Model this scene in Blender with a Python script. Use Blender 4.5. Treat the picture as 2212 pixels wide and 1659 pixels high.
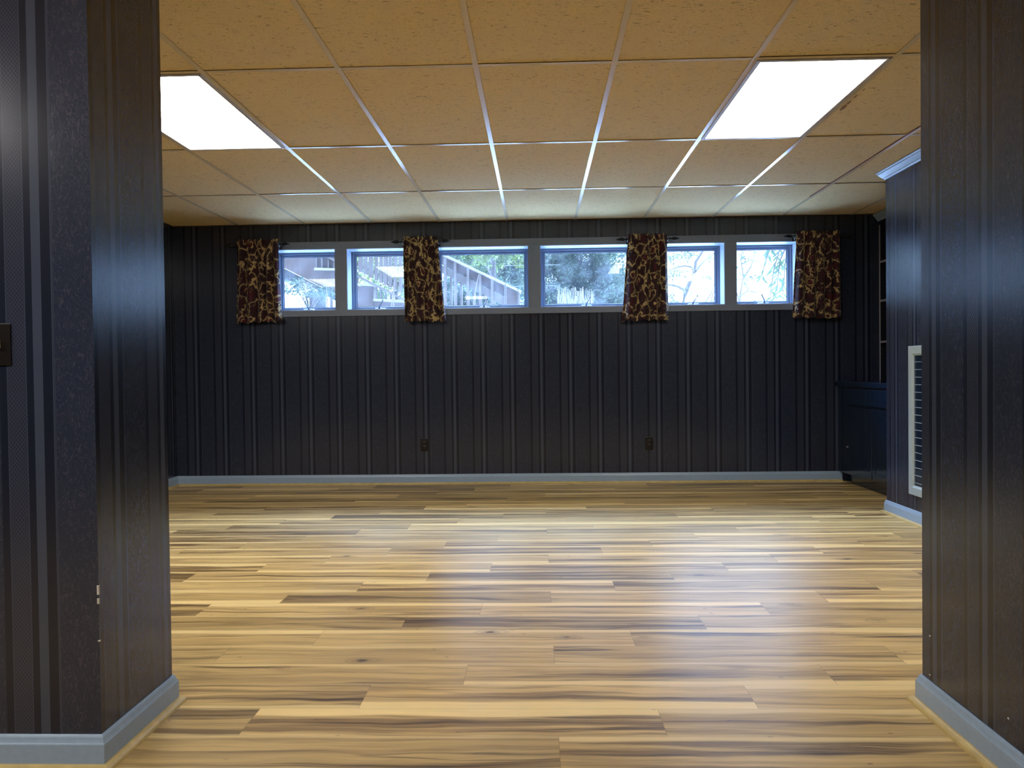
import bpy, bmesh, math, random
from mathutils import Matrix, Vector
for o in list(bpy.data.objects): bpy.data.objects.remove(o)
C = bpy.context.scene.collection
W, H = 2212, 1659
F = 1722.77
CAM = Vector((0, 0, 1.02))
RM = Matrix(((0.99941028, -0.03241425, 0.01133185),
             (0.03221511, 0.99933061, 0.01733519),
             (-0.01188617, -0.01695991, 0.99978552)))   # columns: right, forward, up

# ------------------------------------------------------------------ camera
cd = bpy.data.cameras.new('camera'); cam = bpy.data.objects.new('camera', cd); C.objects.link(cam)
cd.sensor_width = 36; cd.lens = F / W * 36; cd.clip_start = .02
r, f, u = RM.col[0], RM.col[1], RM.col[2]
m = Matrix((( r[0], u[0], -f[0], CAM[0]), (r[1], u[1], -f[1], CAM[1]), (r[2], u[2], -f[2], CAM[2]), (0, 0, 0, 1)))
cam.matrix_world = m
bpy.context.scene.camera = cam

# ------------------------------------------------------------------ world, sun and exposure
world = bpy.data.worlds.new('overcast'); bpy.context.scene.world = world; world.use_nodes = True
wn = world.node_tree.nodes; wl = world.node_tree.links
bg = wn['Background']
tc = wn.new('ShaderNodeTexCoord'); nz = wn.new('ShaderNodeTexNoise'); nz.inputs['Scale'].default_value = 2.2; nz.inputs['Detail'].default_value = 4
cr = wn.new('ShaderNodeValToRGB')
cr.color_ramp.elements[0].position = .35; cr.color_ramp.elements[0].color = (.34, .53, 1, 1)
cr.color_ramp.elements[1].position = .7; cr.color_ramp.elements[1].color = (.50, .69, 1, 1)
wl.new(tc.outputs['Generated'], nz.inputs['Vector']); wl.new(nz.outputs['Fac'], cr.inputs['Fac']); wl.new(cr.outputs['Color'], bg.inputs['Color'])
# overcast dome: dimmer at the horizon, brighter overhead
sp_ = wn.new('ShaderNodeSeparateXYZ'); mr = wn.new('ShaderNodeMapRange'); mr.interpolation_type = 'SMOOTHSTEP'
mr.inputs['From Min'].default_value = .27; mr.inputs['From Max'].default_value = .62
mr.inputs['To Min'].default_value = 6.3; mr.inputs['To Max'].default_value = 120
wl.new(tc.outputs['Generated'], sp_.inputs[0]); wl.new(sp_.outputs[2], mr.inputs['Value']); my = wn.new('ShaderNodeMapRange'); my.interpolation_type = 'SMOOTHSTEP'      # the veiled sun stands beyond the garden
my.inputs['From Min'].default_value = -.3; my.inputs['From Max'].default_value = .6; my.inputs['To Min'].default_value = .18; my.inputs['To Max'].default_value = 1
mm_ = wn.new('ShaderNodeMath'); mm_.operation = 'MULTIPLY'
wl.new(sp_.outputs[1], my.inputs['Value']); wl.new(mr.outputs[0], mm_.inputs[0]); wl.new(my.outputs[0], mm_.inputs[1]); wl.new(mm_.outputs[0], bg.inputs['Strength'])
vs = bpy.context.scene.view_settings
vs.view_transform = 'Standard'; vs.look = 'None'; vs.gamma = 1; vs.use_curve_mapping = False
vs.exposure = 0.0
LAMP = 20.5         # emission of the fluorescent lenses

def px(uu, vv, Y):
    """point on the plane y=Y seen at pixel uu,vv"""
    d = RM @ Vector(((uu - W / 2) / F, 1, -(vv - H / 2) / F))
    return CAM + d * (Y / d[1])

# ------------------------------------------------------------------ materials
MATS = {}
def newmat(name):
    m = bpy.data.materials.new(name); m.use_nodes = True; MATS[name] = m
    return m, m.node_tree.nodes, m.node_tree.links, m.node_tree.nodes['Principled BSDF']
def N(nodes, t, **kw):
    n = nodes.new('ShaderNode' + t)
    for k, v in kw.items(): setattr(n, k, v)
    return n
def plain(name, col, rough=.5, metal=0, noise=.06, scale=30, bump=0, spec=.5, coat=0):
    m, n, l, b = newmat(name)
    t = N(n, 'TexCoord'); z = N(n, 'TexNoise'); z.inputs['Scale'].default_value = scale; z.inputs['Detail'].default_value = 3
    l.new(t.outputs['Object'], z.inputs['Vector'])
    mx = N(n, 'MixRGB'); mx.inputs[1].default_value = (*[c * (1 - noise * 2) for c in col], 1); mx.inputs[2].default_value = (*[min(1, c * (1 + noise * 2)) for c in col], 1)
    l.new(z.outputs['Fac'], mx.inputs[0]); l.new(mx.outputs[0], b.inputs['Base Color'])
    b.inputs['Roughness'].default_value = rough; b.inputs['Metallic'].default_value = metal
    b.inputs['Specular IOR Level'].default_value = spec
    b.inputs['Coat Weight'].default_value = coat
    if bump:
        bp = N(n, 'Bump'); bp.inputs['Strength'].default_value = bump; bp.inputs['Distance'].default_value = .002
        l.new(z.outputs['Fac'], bp.inputs['Height']); l.new(bp.outputs[0], b.inputs['Normal'])
    return m
def math_(n, l, op, a, b=None, c=None, clamp=False):
    x = N(n, 'Math', operation=op); x.use_clamp = clamp
    for i, v in enumerate((a, b, c)):
        if v is None: continue
        if isinstance(v, (int, float)): x.inputs[i].default_value = v
        else: l.new(v, x.inputs[i])
    return x.outputs[0]
def ramp(n, l, fac, stops, interp='LINEAR'):
    r = N(n, 'ValToRGB'); r.color_ramp.interpolation = interp
    e = r.color_ramp.elements
    while len(e) < len(stops): e.new(.5)
    for i, (p, c) in enumerate(stops):
        e[i].position = p; e[i].color = (*c, 1) if len(c) == 3 else c
    l.new(fac, r.inputs[0]); return r.outputs[0]
def mix(n, l, fac, a, b, mode='MIX'):
    x = N(n, 'MixRGB', blend_type=mode)
    for i, v in ((0, fac), (1, a), (2, b)):
        if isinstance(v, (int, float)): x.inputs[i].default_value = v
        elif isinstance(v, tuple): x.inputs[i].default_value = (*v, 1)
        else: l.new(v, x.inputs[i])
    return x.outputs[0]

def wallpaper(name, axis, phase, sign=1):
    """dark striped vinyl wallpaper; stripes repeat every 0.2625 m along the wall"""
    P = .2625
    m, n, l, b = newmat(name)
    t = N(n, 'TexCoord'); s = N(n, 'SeparateXYZ'); l.new(t.outputs['Object'], s.inputs[0])
    a = s.outputs[axis]
    q = math_(n, l, 'MULTIPLY', math_(n, l, 'SUBTRACT', a, phase - sign * .012), sign / P)
    fr = math_(n, l, 'FRACT', q)
    base, light, dark, line = (.023, .031, .056), (.052, .066, .104), (.011, .015, .029), (.048, .060, .098)
    col = ramp(n, l, fr, [(0, light), (.092, dark), (.19, line), (.2, dark), (.205, line), (.212, base), (.655, dark), (.73, line), (.737, base), (.92, line), (.927, dark)], 'CONSTANT')
    dam = ramp(n, l, fr, [(0, (0, 0, 0)), (.212, (1, 1, 1)), (.655, (0, 0, 0))], 'CONSTANT')
    hat = ramp(n, l, fr, [(0, (0, 0, 0)), (.737, (1, 1, 1)), (.92, (0, 0, 0))], 'CONSTANT')
    # damask squiggles
    mp = N(n, 'Mapping'); mp.inputs['Scale'].default_value = (1, 1, .42); l.new(t.outputs['Object'], mp.inputs[0])
    z = N(n, 'TexNoise'); z.inputs['Scale'].default_value = 72; z.inputs['Detail'].default_value = 1.5; z.inputs['Distortion'].default_value = 1.6
    l.new(mp.outputs[0], z.inputs['Vector'])
    sq = ramp(n, l, math_(n, l, 'ABSOLUTE', math_(n, l, 'SUBTRACT', z.outputs['Fac'], .5)), [(0, (1, 1, 1)), (.035, (0, 0, 0))])
    # crosshatch diamonds
    k = 2 * math.pi / .0095
    h1 = math_(n, l, 'SINE', math_(n, l, 'MULTIPLY', math_(n, l, 'ADD', a, math_(n, l, 'MULTIPLY', s.outputs[2], .8)), k))
    h2 = math_(n, l, 'SINE', math_(n, l, 'MULTIPLY', math_(n, l, 'SUBTRACT', a, math_(n, l, 'MULTIPLY', s.outputs[2], .8)), k))
    hh = math_(n, l, 'MAXIMUM', h1, h2); hh = ramp(n, l, hh, [(.8, (0, 0, 0)), (1, (1, 1, 1))])
    pat = mix(n, l, 1.0, mix(n, l, dam, (0, 0, 0), mix(n, l, .85, (0, 0, 0), sq)), mix(n, l, hat, (0, 0, 0), hh), 'ADD')
    col = mix(n, l, pat, col, (.062, .064, .092))
    gr = N(n, 'TexNoise'); gr.inputs['Scale'].default_value = 9; gr.inputs['Detail'].default_value = 2; l.new(t.outputs['Object'], gr.inputs['Vector'])
    col = mix(n, l, math_(n, l, 'MULTIPLY', gr.outputs['Fac'], .35), col, mix(n, l, .5, col, (.02, .016, .03)))
    l.new(col, b.inputs['Base Color'])
    ro = mix(n, l, pat, (.215, .215, .215), (.19, .19, .19))
    l.new(ro, b.inputs['Roughness'])
    b.inputs['Specular IOR Level'].default_value = .5
    bp = N(n, 'Bump'); bp.inputs['Strength'].default_value = .10; bp.inputs['Distance'].default_value = .0005
    fine = N(n, 'TexNoise'); fine.inputs['Scale'].default_value = 500; l.new(t.outputs['Object'], fine.inputs['Vector'])
    l.new(math_(n, l, 'ADD', pat, math_(n, l, 'MULTIPLY', fine.outputs['Fac'], .5)), bp.inputs['Height']); l.new(bp.outputs[0], b.inputs['Normal'])
    return m

def floor_mat():
    m, n, l, b = newmat('laminate_planks')
    uv = N(n, 'UVMap'); uv.uv_map = 'plank'; s = N(n, 'SeparateXYZ'); l.new(uv.outputs[0], s.inputs[0])
    at = N(n, 'Attribute'); at.attribute_name = 'rnd'; at.attribute_type = 'GEOMETRY'
    rs = N(n, 'SeparateXYZ'); l.new(at.outputs['Color'], rs.inputs[0])
    R1, R2, R3 = rs.outputs
    U, V = s.outputs[0], s.outputs[1]
    def vec(su, sv, k, wob=0.):
        c = N(n, 'CombineXYZ'); l.new(math_(n, l, 'MULTIPLY', U, su), c.inputs[0]); l.new(math_(n, l, 'MULTIPLY', V, sv), c.inputs[1])
        l.new(math_(n, l, 'MULTIPLY', R1, k), c.inputs[2]); return c.outputs[0]
    def noise(v, sc=1, det=2, dist=0, rough=.5):
        z = N(n, 'TexNoise'); z.inputs['Scale'].default_value = sc; z.inputs['Detail'].default_value = det; z.inputs['Distortion'].default_value = dist
        z.inputs['Roughness'].default_value = rough
        l.new(v, z.inputs['Vector']); return z.outputs['Fac']
    # slow wobble of the grain
    wob = noise(vec(2.2, .8, 71), 1, 2)
    V2 = math_(n, l, 'ADD', V, math_(n, l, 'MULTIPLY', math_(n, l, 'SUBTRACT', wob, .5), .38))
    def vec2(su, sv, k):
        c = N(n, 'CombineXYZ'); l.new(math_(n, l, 'MULTIPLY', U, su), c.inputs[0]); l.new(math_(n, l, 'MULTIPLY', V2, sv), c.inputs[1])
        l.new(math_(n, l, 'MULTIPLY', R1, k), c.inputs[2]); return c.outputs[0]
    light, mid, brown, dark = (.72, .50, .20), (.55, .37, .135), (.215, .128, .050), (.050, .026, .012)
    g = noise(vec(1.1, .9, 37), 1, 3)
    col = mix(n, l, ramp(n, l, g, [(.35, (0, 0, 0)), (.7, (1, 1, 1))]), light, mid)
    md = noise(vec2(1.6, 5.5, 61), 1, 4, .5, .6)
    col = mix(n, l, ramp(n, l, md, [(.42, (0, 0, 0)), (.62, (.75, .75, .75))]), col, (.40, .265, .105))
    # brown heartwood bands
    hb = noise(vec2(.95, 3.4, 93), 1, 3, .35)
    thr = math_(n, l, 'MULTIPLY', math_(n, l, 'SUBTRACT', math_(n, l, 'ADD', hb, math_(n, l, 'MULTIPLY', R2, .22)), .62), 7.0, clamp=True)
    thr = math_(n, l, 'MINIMUM', thr, .85)
    col = mix(n, l, thr, col, brown)
    # narrow streaks inside
    st = noise(vec2(1.8, 16, 17), 1, 4, .4, .65)
    stm = math_(n, l, 'MULTIPLY', ramp(n, l, st, [(.50, (0, 0, 0)), (.64, (1, 1, 1))]), math_(n, l, 'ADD', math_(n, l, 'MULTIPLY', thr, .85), .16))
    col = mix(n, l, stm, col, dark)
    # long thin dark lines that follow the grain
    ln = noise(vec2(.75, 2.4, 53), 1, 1)
    lm = ramp(n, l, math_(n, l, 'ABSOLUTE', math_(n, l, 'SUBTRACT', ln, .56)), [(0, (1, 1, 1)), (.008, (.8, .8, .8)), (.024, (0, 0, 0))])
    br = ramp(n, l, noise(vec2(2.2, 1.3, 29), 1, 2), [(.42, (0, 0, 0)), (.6, (1, 1, 1))])
    lm = math_(n, l, 'MULTIPLY', lm, br)
    lm = math_(n, l, 'MULTIPLY', lm, ramp(n, l, R3, [(.0, (1, 1, 1)), (.6, (.35, .35, .35))]))
    col = mix(n, l, math_(n, l, 'MULTIPLY', lm, .85), col, (.10, .062, .036))
    # pale sapwood at one long edge
    sp = math_(n, l, 'ADD', V, math_(n, l, 'MULTIPLY', math_(n, l, 'SUBTRACT', noise(vec(1.6, 0, 11), 1, 1), .5), .3))
    sp = ramp(n, l, math_(n, l, 'SUBTRACT', sp, math_(n, l, 'MULTIPLY', R3, .22)), [(.0, (1, 1, 1)), (.07, (0, 0, 0))])
    col = mix(n, l, math_(n, l, 'MULTIPLY', sp, .92), col, (.84, .63, .28))
    sp2 = ramp(n, l, V2, [(.93, (0, 0, 0)), (.99, (1, 1, 1))])
    col = mix(n, l, math_(n, l, 'MULTIPLY', sp2, .6), col, (.78, .58, .26))
    # knots
    vo = N(n, 'TexVoronoi'); vo.inputs['Scale'].default_value = 1
    kz = N(n, 'TexNoise'); kz.inputs['Scale'].default_value = 5; kz.inputs['Detail'].default_value = 3; l.new(vec(2.6, .95, 41), kz.inputs['Vector'])
    kv = mix(n, l, .16, vec(2.6, .95, 41), kz.outputs['Color'], 'ADD'); l.new(kv, vo.inputs['Vector'])
    d = vo.outputs['Distance']
    kd = ramp(n, l, d, [(0, (1, 1, 1)), (.045, (1, 1, 1)), (.09, (0, 0, 0))])
    ring = ramp(n, l, d, [(.07, (0, 0, 0)), (.10, (.5, .5, .5)), (.12, (.08, .08, .08)), (.145, (.3, .3, .3)), (.19, (0, 0, 0))])
    pick = ramp(n, l, R2, [(.0, (.95, .95, .95)), (.42, (.95, .95, .95)), (.46, (0, 0, 0))])
    col = mix(n, l, math_(n, l, 'MULTIPLY', kd, pick), col, (.075, .04, .025))
    col = mix(n, l, math_(n, l, 'MULTIPLY', ring, pick), col, (.17, .10, .055))
    # pin flecks
    fl = N(n, 'TexVoronoi'); fl.inputs['Scale'].default_value = 1; l.new(vec(9, 3.4, 19), fl.inputs['Vector'])
    fm = ramp(n, l, fl.outputs['Distance'], [(0, (1, 1, 1)), (.10, (0, 0, 0))])
    col = mix(n, l, math_(n, l, 'MULTIPLY', fm, ramp(n, l, noise(vec(3, 1, 5)), [(.48, (0, 0, 0)), (.55, (1, 1, 1))])), col, (.12, .07, .04))
    # fine grain
    fg = noise(vec2(7, 75, 7), 1, 3)
    col = mix(n, l, .20, col, ramp(n, l, fg, [(.3, (.25, .25, .25)), (.7, (1, 1, 1))]), 'MULTIPLY')
    tone = math_(n, l, 'ADD', .84, math_(n, l, 'MULTIPLY', R3, .3))
    tn = N(n, 'CombineXYZ'); [l.new(tone, tn.inputs[i]) for i in range(3)]
    col = mix(n, l, 1, col, tn.outputs[0], 'MULTIPLY')
    # hairline seam between planks
    e = math_(n, l, 'MINIMUM', math_(n, l, 'MINIMUM', V, math_(n, l, 'SUBTRACT', 1, V)), math_(n, l, 'MULTIPLY', math_(n, l, 'MINIMUM', U, math_(n, l, 'SUBTRACT', 1.204, U)), 5.5))
    seam = ramp(n, l, e, [(.004, (1, 1, 1)), (.008, (0, 0, 0))])
    col = mix(n, l, math_(n, l, 'MULTIPLY', seam, .35), col, (.10, .065, .035))
    l.new(col, b.inputs['Base Color'])
    l.new(math_(n, l, 'ADD', .33, math_(n, l, 'MULTIPLY', fg, .10)), b.inputs['Roughness'])
    b.inputs['Specular IOR Level'].default_value = .33
    bp = N(n, 'Bump'); bp.inputs['Strength'].default_value = .10; bp.inputs['Distance'].default_value = .001
    l.new(fg, bp.inputs['Height']); l.new(bp.outputs[0], b.inputs['Normal'])
    return m

def tile_mat():
    m, n, l, b = newmat('fissured_ceiling_tile')
    t = N(n, 'TexCoord')
    big = N(n, 'TexNoise'); big.inputs['Scale'].default_value = 1.6; l.new(t.outputs['Object'], big.inputs['Vector'])
    col = mix(n, l, big.outputs['Fac'], (.79, .60, .295), (.85, .655, .335))
    mp = N(n, 'Mapping'); mp.inputs['Scale'].default_value = (38, 100, 1); l.new(t.outputs['Object'], mp.inputs[0])
    z = N(n, 'TexNoise'); z.inputs['Scale'].default_value = 1; z.inputs['Detail'].default_value = 2; z.inputs['Distortion'].default_value = .8; l.new(mp.outputs[0], z.inputs['Vector'])
    fi = ramp(n, l, z.outputs['Fac'], [(.63, (0, 0, 0)), (.70, (1, 1, 1))])
    z2 = N(n, 'TexNoise'); z2.inputs['Scale'].default_value = 160; z2.inputs['Detail'].default_value = 2; l.new(t.outputs['Object'], z2.inputs['Vector'])
    pin = ramp(n, l, z2.outputs['Fac'], [(.56, (0, 0, 0)), (.66, (1, 1, 1))])
    col = mix(n, l, math_(n, l, 'MULTIPLY', pin, .45), col, (.50, .36, .19))
    col = mix(n, l, math_(n, l, 'MULTIPLY', fi, .8), col, (.34, .22, .11))
    l.new(col, b.inputs['Base Color']); b.inputs['Roughness'].default_value = .9; b.inputs['Specular IOR Level'].default_value = .2
    bp = N(n, 'Bump'); bp.inputs['Strength'].default_value = .5; bp.inputs['Distance'].default_value = .002; bp.invert = True
    l.new(math_(n, l, 'ADD', fi, math_(n, l, 'MULTIPLY', pin, .4)), bp.inputs['Height']); l.new(bp.outputs[0], b.inputs['Normal'])
    return m

def curtain_mat():
    m, n, l, b = newmat('burgundy_floral_print')
    uv = N(n, 'UVMap'); uv.uv_map = 'cloth'
    dz = N(n, 'TexNoise'); dz.inputs['Scale'].default_value = 16; dz.inputs['Detail'].default_value = 2
    l.new(uv.outputs[0], dz.inputs['Vector'])
    dv = N(n, 'VectorMath', operation='SCALE'); dv.inputs['Scale'].default_value = .075
    sb = N(n, 'VectorMath', operation='SUBTRACT'); sb.inputs[1].default_value = (.5, .5, .5); l.new(dz.outputs['Color'], sb.inputs[0]); l.new(sb.outputs[0], dv.inputs[0])
    ad = N(n, 'VectorMath', operation='ADD'); l.new(uv.outputs[0], ad.inputs[0]); l.new(dv.outputs[0], ad.inputs[1])
    v1 = N(n, 'TexVoronoi', feature='DISTANCE_TO_EDGE'); v1.inputs['Scale'].default_value = 8.5; l.new(ad.outputs[0], v1.inputs['Vector'])
    e1 = ramp(n, l, v1.outputs['Distance'], [(.022, (1, 1, 1)), (.05, (0, 0, 0))])
    v2 = N(n, 'TexVoronoi', feature='F1'); v2.inputs['Scale'].default_value = 8.5; l.new(ad.outputs[0], v2.inputs['Vector'])
    rr = ramp(n, l, v2.outputs['Distance'], [(.20, (0, 0, 0)), (.235, (1, 1, 1)), (.27, (1, 1, 1)), (.30, (0, 0, 0))])
    # short fringes on the outlines
    v3 = N(n, 'TexNoise'); v3.inputs['Scale'].default_value = 62; v3.inputs['Detail'].default_value = 1; v3.inputs['Distortion'].default_value = 1; l.new(uv.outputs[0], v3.inputs['Vector'])
    near = ramp(n, l, v1.outputs['Distance'], [(.05, (1, 1, 1)), (.17, (0, 0, 0))])
    fr = math_(n, l, 'MULTIPLY', ramp(n, l, v3.outputs['Fac'], [(.57, (0, 0, 0)), (.61, (1, 1, 1))]), near)
    cellpick = ramp(n, l, math_(n, l, 'FRACT', math_(n, l, 'MULTIPLY', v2.outputs['Color'], 3.7)), [(.5, (0, 0, 0)), (.52, (1, 1, 1))])
    lines = math_(n, l, 'MAXIMUM', math_(n, l, 'MAXIMUM', e1, fr), math_(n, l, 'MULTIPLY', rr, cellpick))
    brk = N(n, 'TexNoise'); brk.inputs['Scale'].default_value = 13; brk.inputs['Detail'].default_value = 1; l.new(uv.outputs[0], brk.inputs['Vector'])
    lines = math_(n, l, 'MULTIPLY', lines, ramp(n, l, brk.outputs['Fac'], [(.37, (0, 0, 0)), (.44, (1, 1, 1))]))
    ground = mix(n, l, ramp(n, l, v2.outputs['Distance'], [(.12, (1, 1, 1)), (.45, (0, 0, 0))]), (.032, .010, .018), (.095, .013, .022))
    col = mix(n, l, lines, ground, (.56, .41, .19))
    l.new(col, b.inputs['Base Color']); b.inputs['Roughness'].default_value = .75; b.inputs['Specular IOR Level'].default_value = .25
    b.inputs['Sheen Weight'].default_value = .15
    # thin cloth: some daylight passes through
    tr = N(n, 'BsdfTranslucent'); l.new(col, tr.inputs[0]); ms = N(n, 'MixShader'); ms.inputs[0].default_value = .12
    l.new(b.outputs[0], ms.inputs[1]); l.new(tr.outputs[0], ms.inputs[2]); l.new(ms.outputs[0], n['Material Output'].inputs[0])
    return m

def glass_mat():
    m, n, l, b = newmat('hazy_window_glass')
    tr = N(n, 'BsdfTransparent'); tr.inputs[0].default_value = (.93, .97, .97, 1)
    gl = N(n, 'BsdfGlossy'); gl.inputs['Roughness'].default_value = .02
    df = N(n, 'BsdfTranslucent'); df.inputs[0].default_value = (.75, .85, .95, 1)  # bluish haze over the panes, put into the glass as translucent tint
    geo = N(n, 'NewGeometry'); dt = N(n, 'VectorMath', operation='DOT_PRODUCT'); l.new(geo.outputs['Incoming'], dt.inputs[0]); l.new(geo.outputs['Normal'], dt.inputs[1])
    # Schlick reflectance of one glass face, the same from both sides
    fz_ = math_(n, l, 'MULTIPLY_ADD', math_(n, l, 'POWER', math_(n, l, 'SUBTRACT', 1, math_(n, l, 'ABSOLUTE', dt.outputs['Value'])), 5), .97, .022)
    t = N(n, 'TexCoord'); z = N(n, 'TexNoise'); z.inputs['Scale'].default_value = 7; z.inputs['Detail'].default_value = 6; l.new(t.outputs['Object'], z.inputs['Vector'])
    d = ramp(n, l, z.outputs['Fac'], [(.4, (.006, .006, .006)), (.75, (.022, .022, .022))])
    m1 = N(n, 'MixShader'); l.new(d, m1.inputs[0]); l.new(tr.outputs[0], m1.inputs[1]); l.new(df.outputs[0], m1.inputs[2])
    m2 = N(n, 'MixShader'); l.new(fz_, m2.inputs[0]); l.new(m1.outputs[0], m2.inputs[1]); l.new(gl.outputs[0], m2.inputs[2])
    l.new(m2.outputs[0], n['Material Output'].inputs[0])
    return m

def lens_mat(x0, x1):
    m, n, l, b = newmat('prismatic_lens')
    # two fluorescent tubes shine through the lens
    t = N(n, 'TexCoord'); s = N(n, 'SeparateXYZ'); l.new(t.outputs['Object'], s.inputs[0])
    q = math_(n, l, 'DIVIDE', math_(n, l, 'SUBTRACT', s.outputs[0], x0), x1 - x0)
    st = ramp(n, l, q, [(0, (.62, .62, .62)), (.25, (1, 1, 1)), (.5, (.7, .7, .7)), (.75, (1, 1, 1)), (1, (.62, .62, .62))])
    b.inputs['Base Color'].default_value = (.8, .8, .78, 1); b.inputs['Roughness'].default_value = .4
    b.inputs['Emission Color'].default_value = (1, .97, .92, 1)
    l.new(math_(n, l, 'MULTIPLY', st, LAMP), b.inputs['Emission Strength'])
    return m

paint = plain('blue_grey_trim_paint', (.31, .42, .57), .32, noise=.05, scale=60, bump=.15)
paintcas = plain('slate_casing_paint', (.19, .225, .315), .42, noise=.05, scale=60, bump=.15)
sashpaint = plain('shaded_sash_paint', (.15, .20, .29), .35, noise=.03)  # window paint darkened, the shade on frame and sash put into the colour
winpaint = plain('window_liner_paint', (.30, .36, .44), .35, noise=.03)
oak = plain('shoe_molding_wood', (.56, .42, .17), .35, noise=.18, scale=18, bump=.1)
teemat = plain('tee_paint', (.80, .66, .42), .22, noise=.02, spec=.7)
webmat = plain('rust_brown_tee_web', (.16, .05, .03), .7)
black = plain('plenum_black', (.01, .008, .006), .9)
navy = plain('navy_gloss_paint', (.006, .017, .042), .16, noise=.05, coat=.3)
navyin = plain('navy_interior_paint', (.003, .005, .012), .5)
edgegrey = plain('worn_shelf_edge', (.32, .32, .40), .4)
outletm = plain('dark_brown_plate', (.004, .002, .002), .35)
socketm = plain('dark_brown_socket', (.010, .004, .004), .35)
screwm = plain('steel_screw', (.45, .42, .38), .3, metal=1)
ivory = plain('ivory_toggle', (.75, .72, .38), .35)
ventw = plain('white_grille_paint', (.36, .43, .46), .4, noise=.03)
iron = plain('blackened_iron', (.018, .020, .026), .4, metal=.6)
crankm = plain('window_crank_metal', (.12, .15, .19), .35, metal=.5)
cranklight = plain('crank_base_paint', (.62, .70, .78), .35)
chipm = plain('bare_plaster', (.62, .60, .55), .8)
fixm = plain('fixture_enamel', (.48, .45, .44), .4)
hdr = plain('plaster_header', (.02, .02, .028), .6)
fm = floor_mat(); tm = tile_mat(); cm = curtain_mat(); gm = glass_mat()
wp_back = wallpaper('striped_wallpaper_back', 0, -3.117)
wp_left = wallpaper('striped_wallpaper_left', 1, 2.125)
wp_right = wallpaper('striped_wallpaper_right', 1, 2.355, -1)
wp_front = wallpaper('striped_wallpaper_front', 0, -1.29)
wp_pier = wallpaper('striped_wallpaper_pier', 1, 5.47, -1)

# ------------------------------------------------------------------ mesh helpers
def box(bm, x0, x1, y0, y1, z0, z1, bev=0):
    v = [bm.verts.new((x, y, z)) for x in (x0, x1) for y in (y0, y1) for z in (z0, z1)]
    fs = [bm.faces.new([v[i] for i in q]) for q in ((0, 1, 3, 2), (4, 6, 7, 5), (0, 4, 5, 1), (2, 3, 7, 6), (0, 2, 6, 4), (1, 5, 7, 3))]
    if bev:
        es = list({e for q in fs for e in q.edges})
        bmesh.ops.bevel(bm, geom=es, offset=bev, segments=2, affect='EDGES', profile=.5)
def tube(bm, pts, rad, seg=10, cap=True):
    pts = [Vector(p) for p in pts]
    if not isinstance(rad, (list, tuple)): rad = [rad] * len(pts)
    rings = []
    for i, p in enumerate(pts):
        d = (pts[min(i + 1, len(pts) - 1)] - pts[max(i - 1, 0)]).normalized()
        a = d.cross(Vector((0, 0, 1)) if abs(d.z) < .9 else Vector((1, 0, 0))).normalized(); b_ = d.cross(a)
        rings.append([bm.verts.new(p + (a * math.cos(t) + b_ * math.sin(t)) * rad[i]) for t in [2 * math.pi * k / seg for k in range(seg)]])
    for r0, r1 in zip(rings, rings[1:]):
        for k in range(seg): bm.faces.new((r0[k], r0[(k + 1) % seg], r1[(k + 1) % seg], r1[k]))
    if cap: bm.faces.new(rings[0][::-1]); bm.faces.new(rings[-1])
def prism(bm, poly, Y0, Y1):
    """closed outline [(x,z)...] extruded from y=Y0 to y=Y1"""
    a = [bm.verts.new((x, Y0, z)) for x, z in poly]; b_ = [bm.verts.new((x, Y1, z)) for x, z in poly]
    bm.faces.new(a); bm.faces.new(b_[::-1]); n = len(poly)
    for i in range(n): bm.faces.new((a[i], b_[i], b_[(i + 1) % n], a[(i + 1) % n]))
def sweep(bm, path, prof, side=1):
    """mitred sweep of a profile [(out, z)...] along a floor path; side=+1 puts the profile left of travel"""
    n = len(path); P = [Vector(p) for p in path]; cols = []
    for i in range(n):
        d0 = (P[i] - P[i - 1]).normalized() if i else None
        d1 = (P[i + 1] - P[i]).normalized() if i < n - 1 else None
        nn = []
        for d in (d0, d1):
            if d is not None: nn.append(Vector((-d.y, d.x)) * side)
        if len(nn) == 2:
            k = (nn[0] + nn[1]); k = k / (1 + nn[0].dot(nn[1]))
        else: k = nn[0]
        cols.append([bm.verts.new((P[i].x + k.x * o, P[i].y + k.y * o, z)) for o, z in prof])
    m_ = len(prof)
    for c0, c1 in zip(cols, cols[1:]):
        for j in range(m_): bm.faces.new((c0[j], c0[(j + 1) % m_], c1[(j + 1) % m_], c1[j]))
    bm.faces.new(cols[0]); bm.faces.new(cols[-1][::-1])
def obj(name, bm, mat, parent=None, smooth=False):
    bmesh.ops.recalc_face_normals(bm, faces=bm.faces)
    me = bpy.data.meshes.new(name); bm.to_mesh(me); bm.free()
    if smooth:
        for p in me.polygons: p.use_smooth = True
    for mm in (mat if isinstance(mat, (list, tuple)) else [mat]): me.materials.append(mm)
    o = bpy.data.objects.new(name, me); C.objects.link(o)
    if parent is not None:
        o.parent = parent
        o.matrix_parent_inverse = Matrix.Translation(parent.location).inverted() if parent.parent is None else Matrix.Translation(root_loc(parent)).inverted()
    return o
def root_loc(o):
    # mesh parts all carry world coordinates and sit at their root's inverse, so their own matrix is identity
    return Vector((0, 0, 0))
def struct(name, bm, mat, parent=None, smooth=False):
    o = obj(name, bm, mat, parent, smooth)
    if parent is None: o['kind'] = 'structure'
    return o
def sempty(name, loc):
    o = bpy.data.objects.new(name, None); C.objects.link(o); o.location = loc; o['kind'] = 'structure'; o.empty_display_size = .1
    return o
def thing(name, label, cat, loc=(0, 0, 0), group=None):
    o = bpy.data.objects.new(name, None); C.objects.link(o); o.location = loc; o.empty_display_size = .1
    o['label'] = label; o['category'] = cat
    if group: o['group'] = group
    return o
def tag(o, label, cat, group=None):
    o['label'] = label; o['category'] = cat
    if group: o['group'] = group
    return o
NB = bmesh.new

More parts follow.
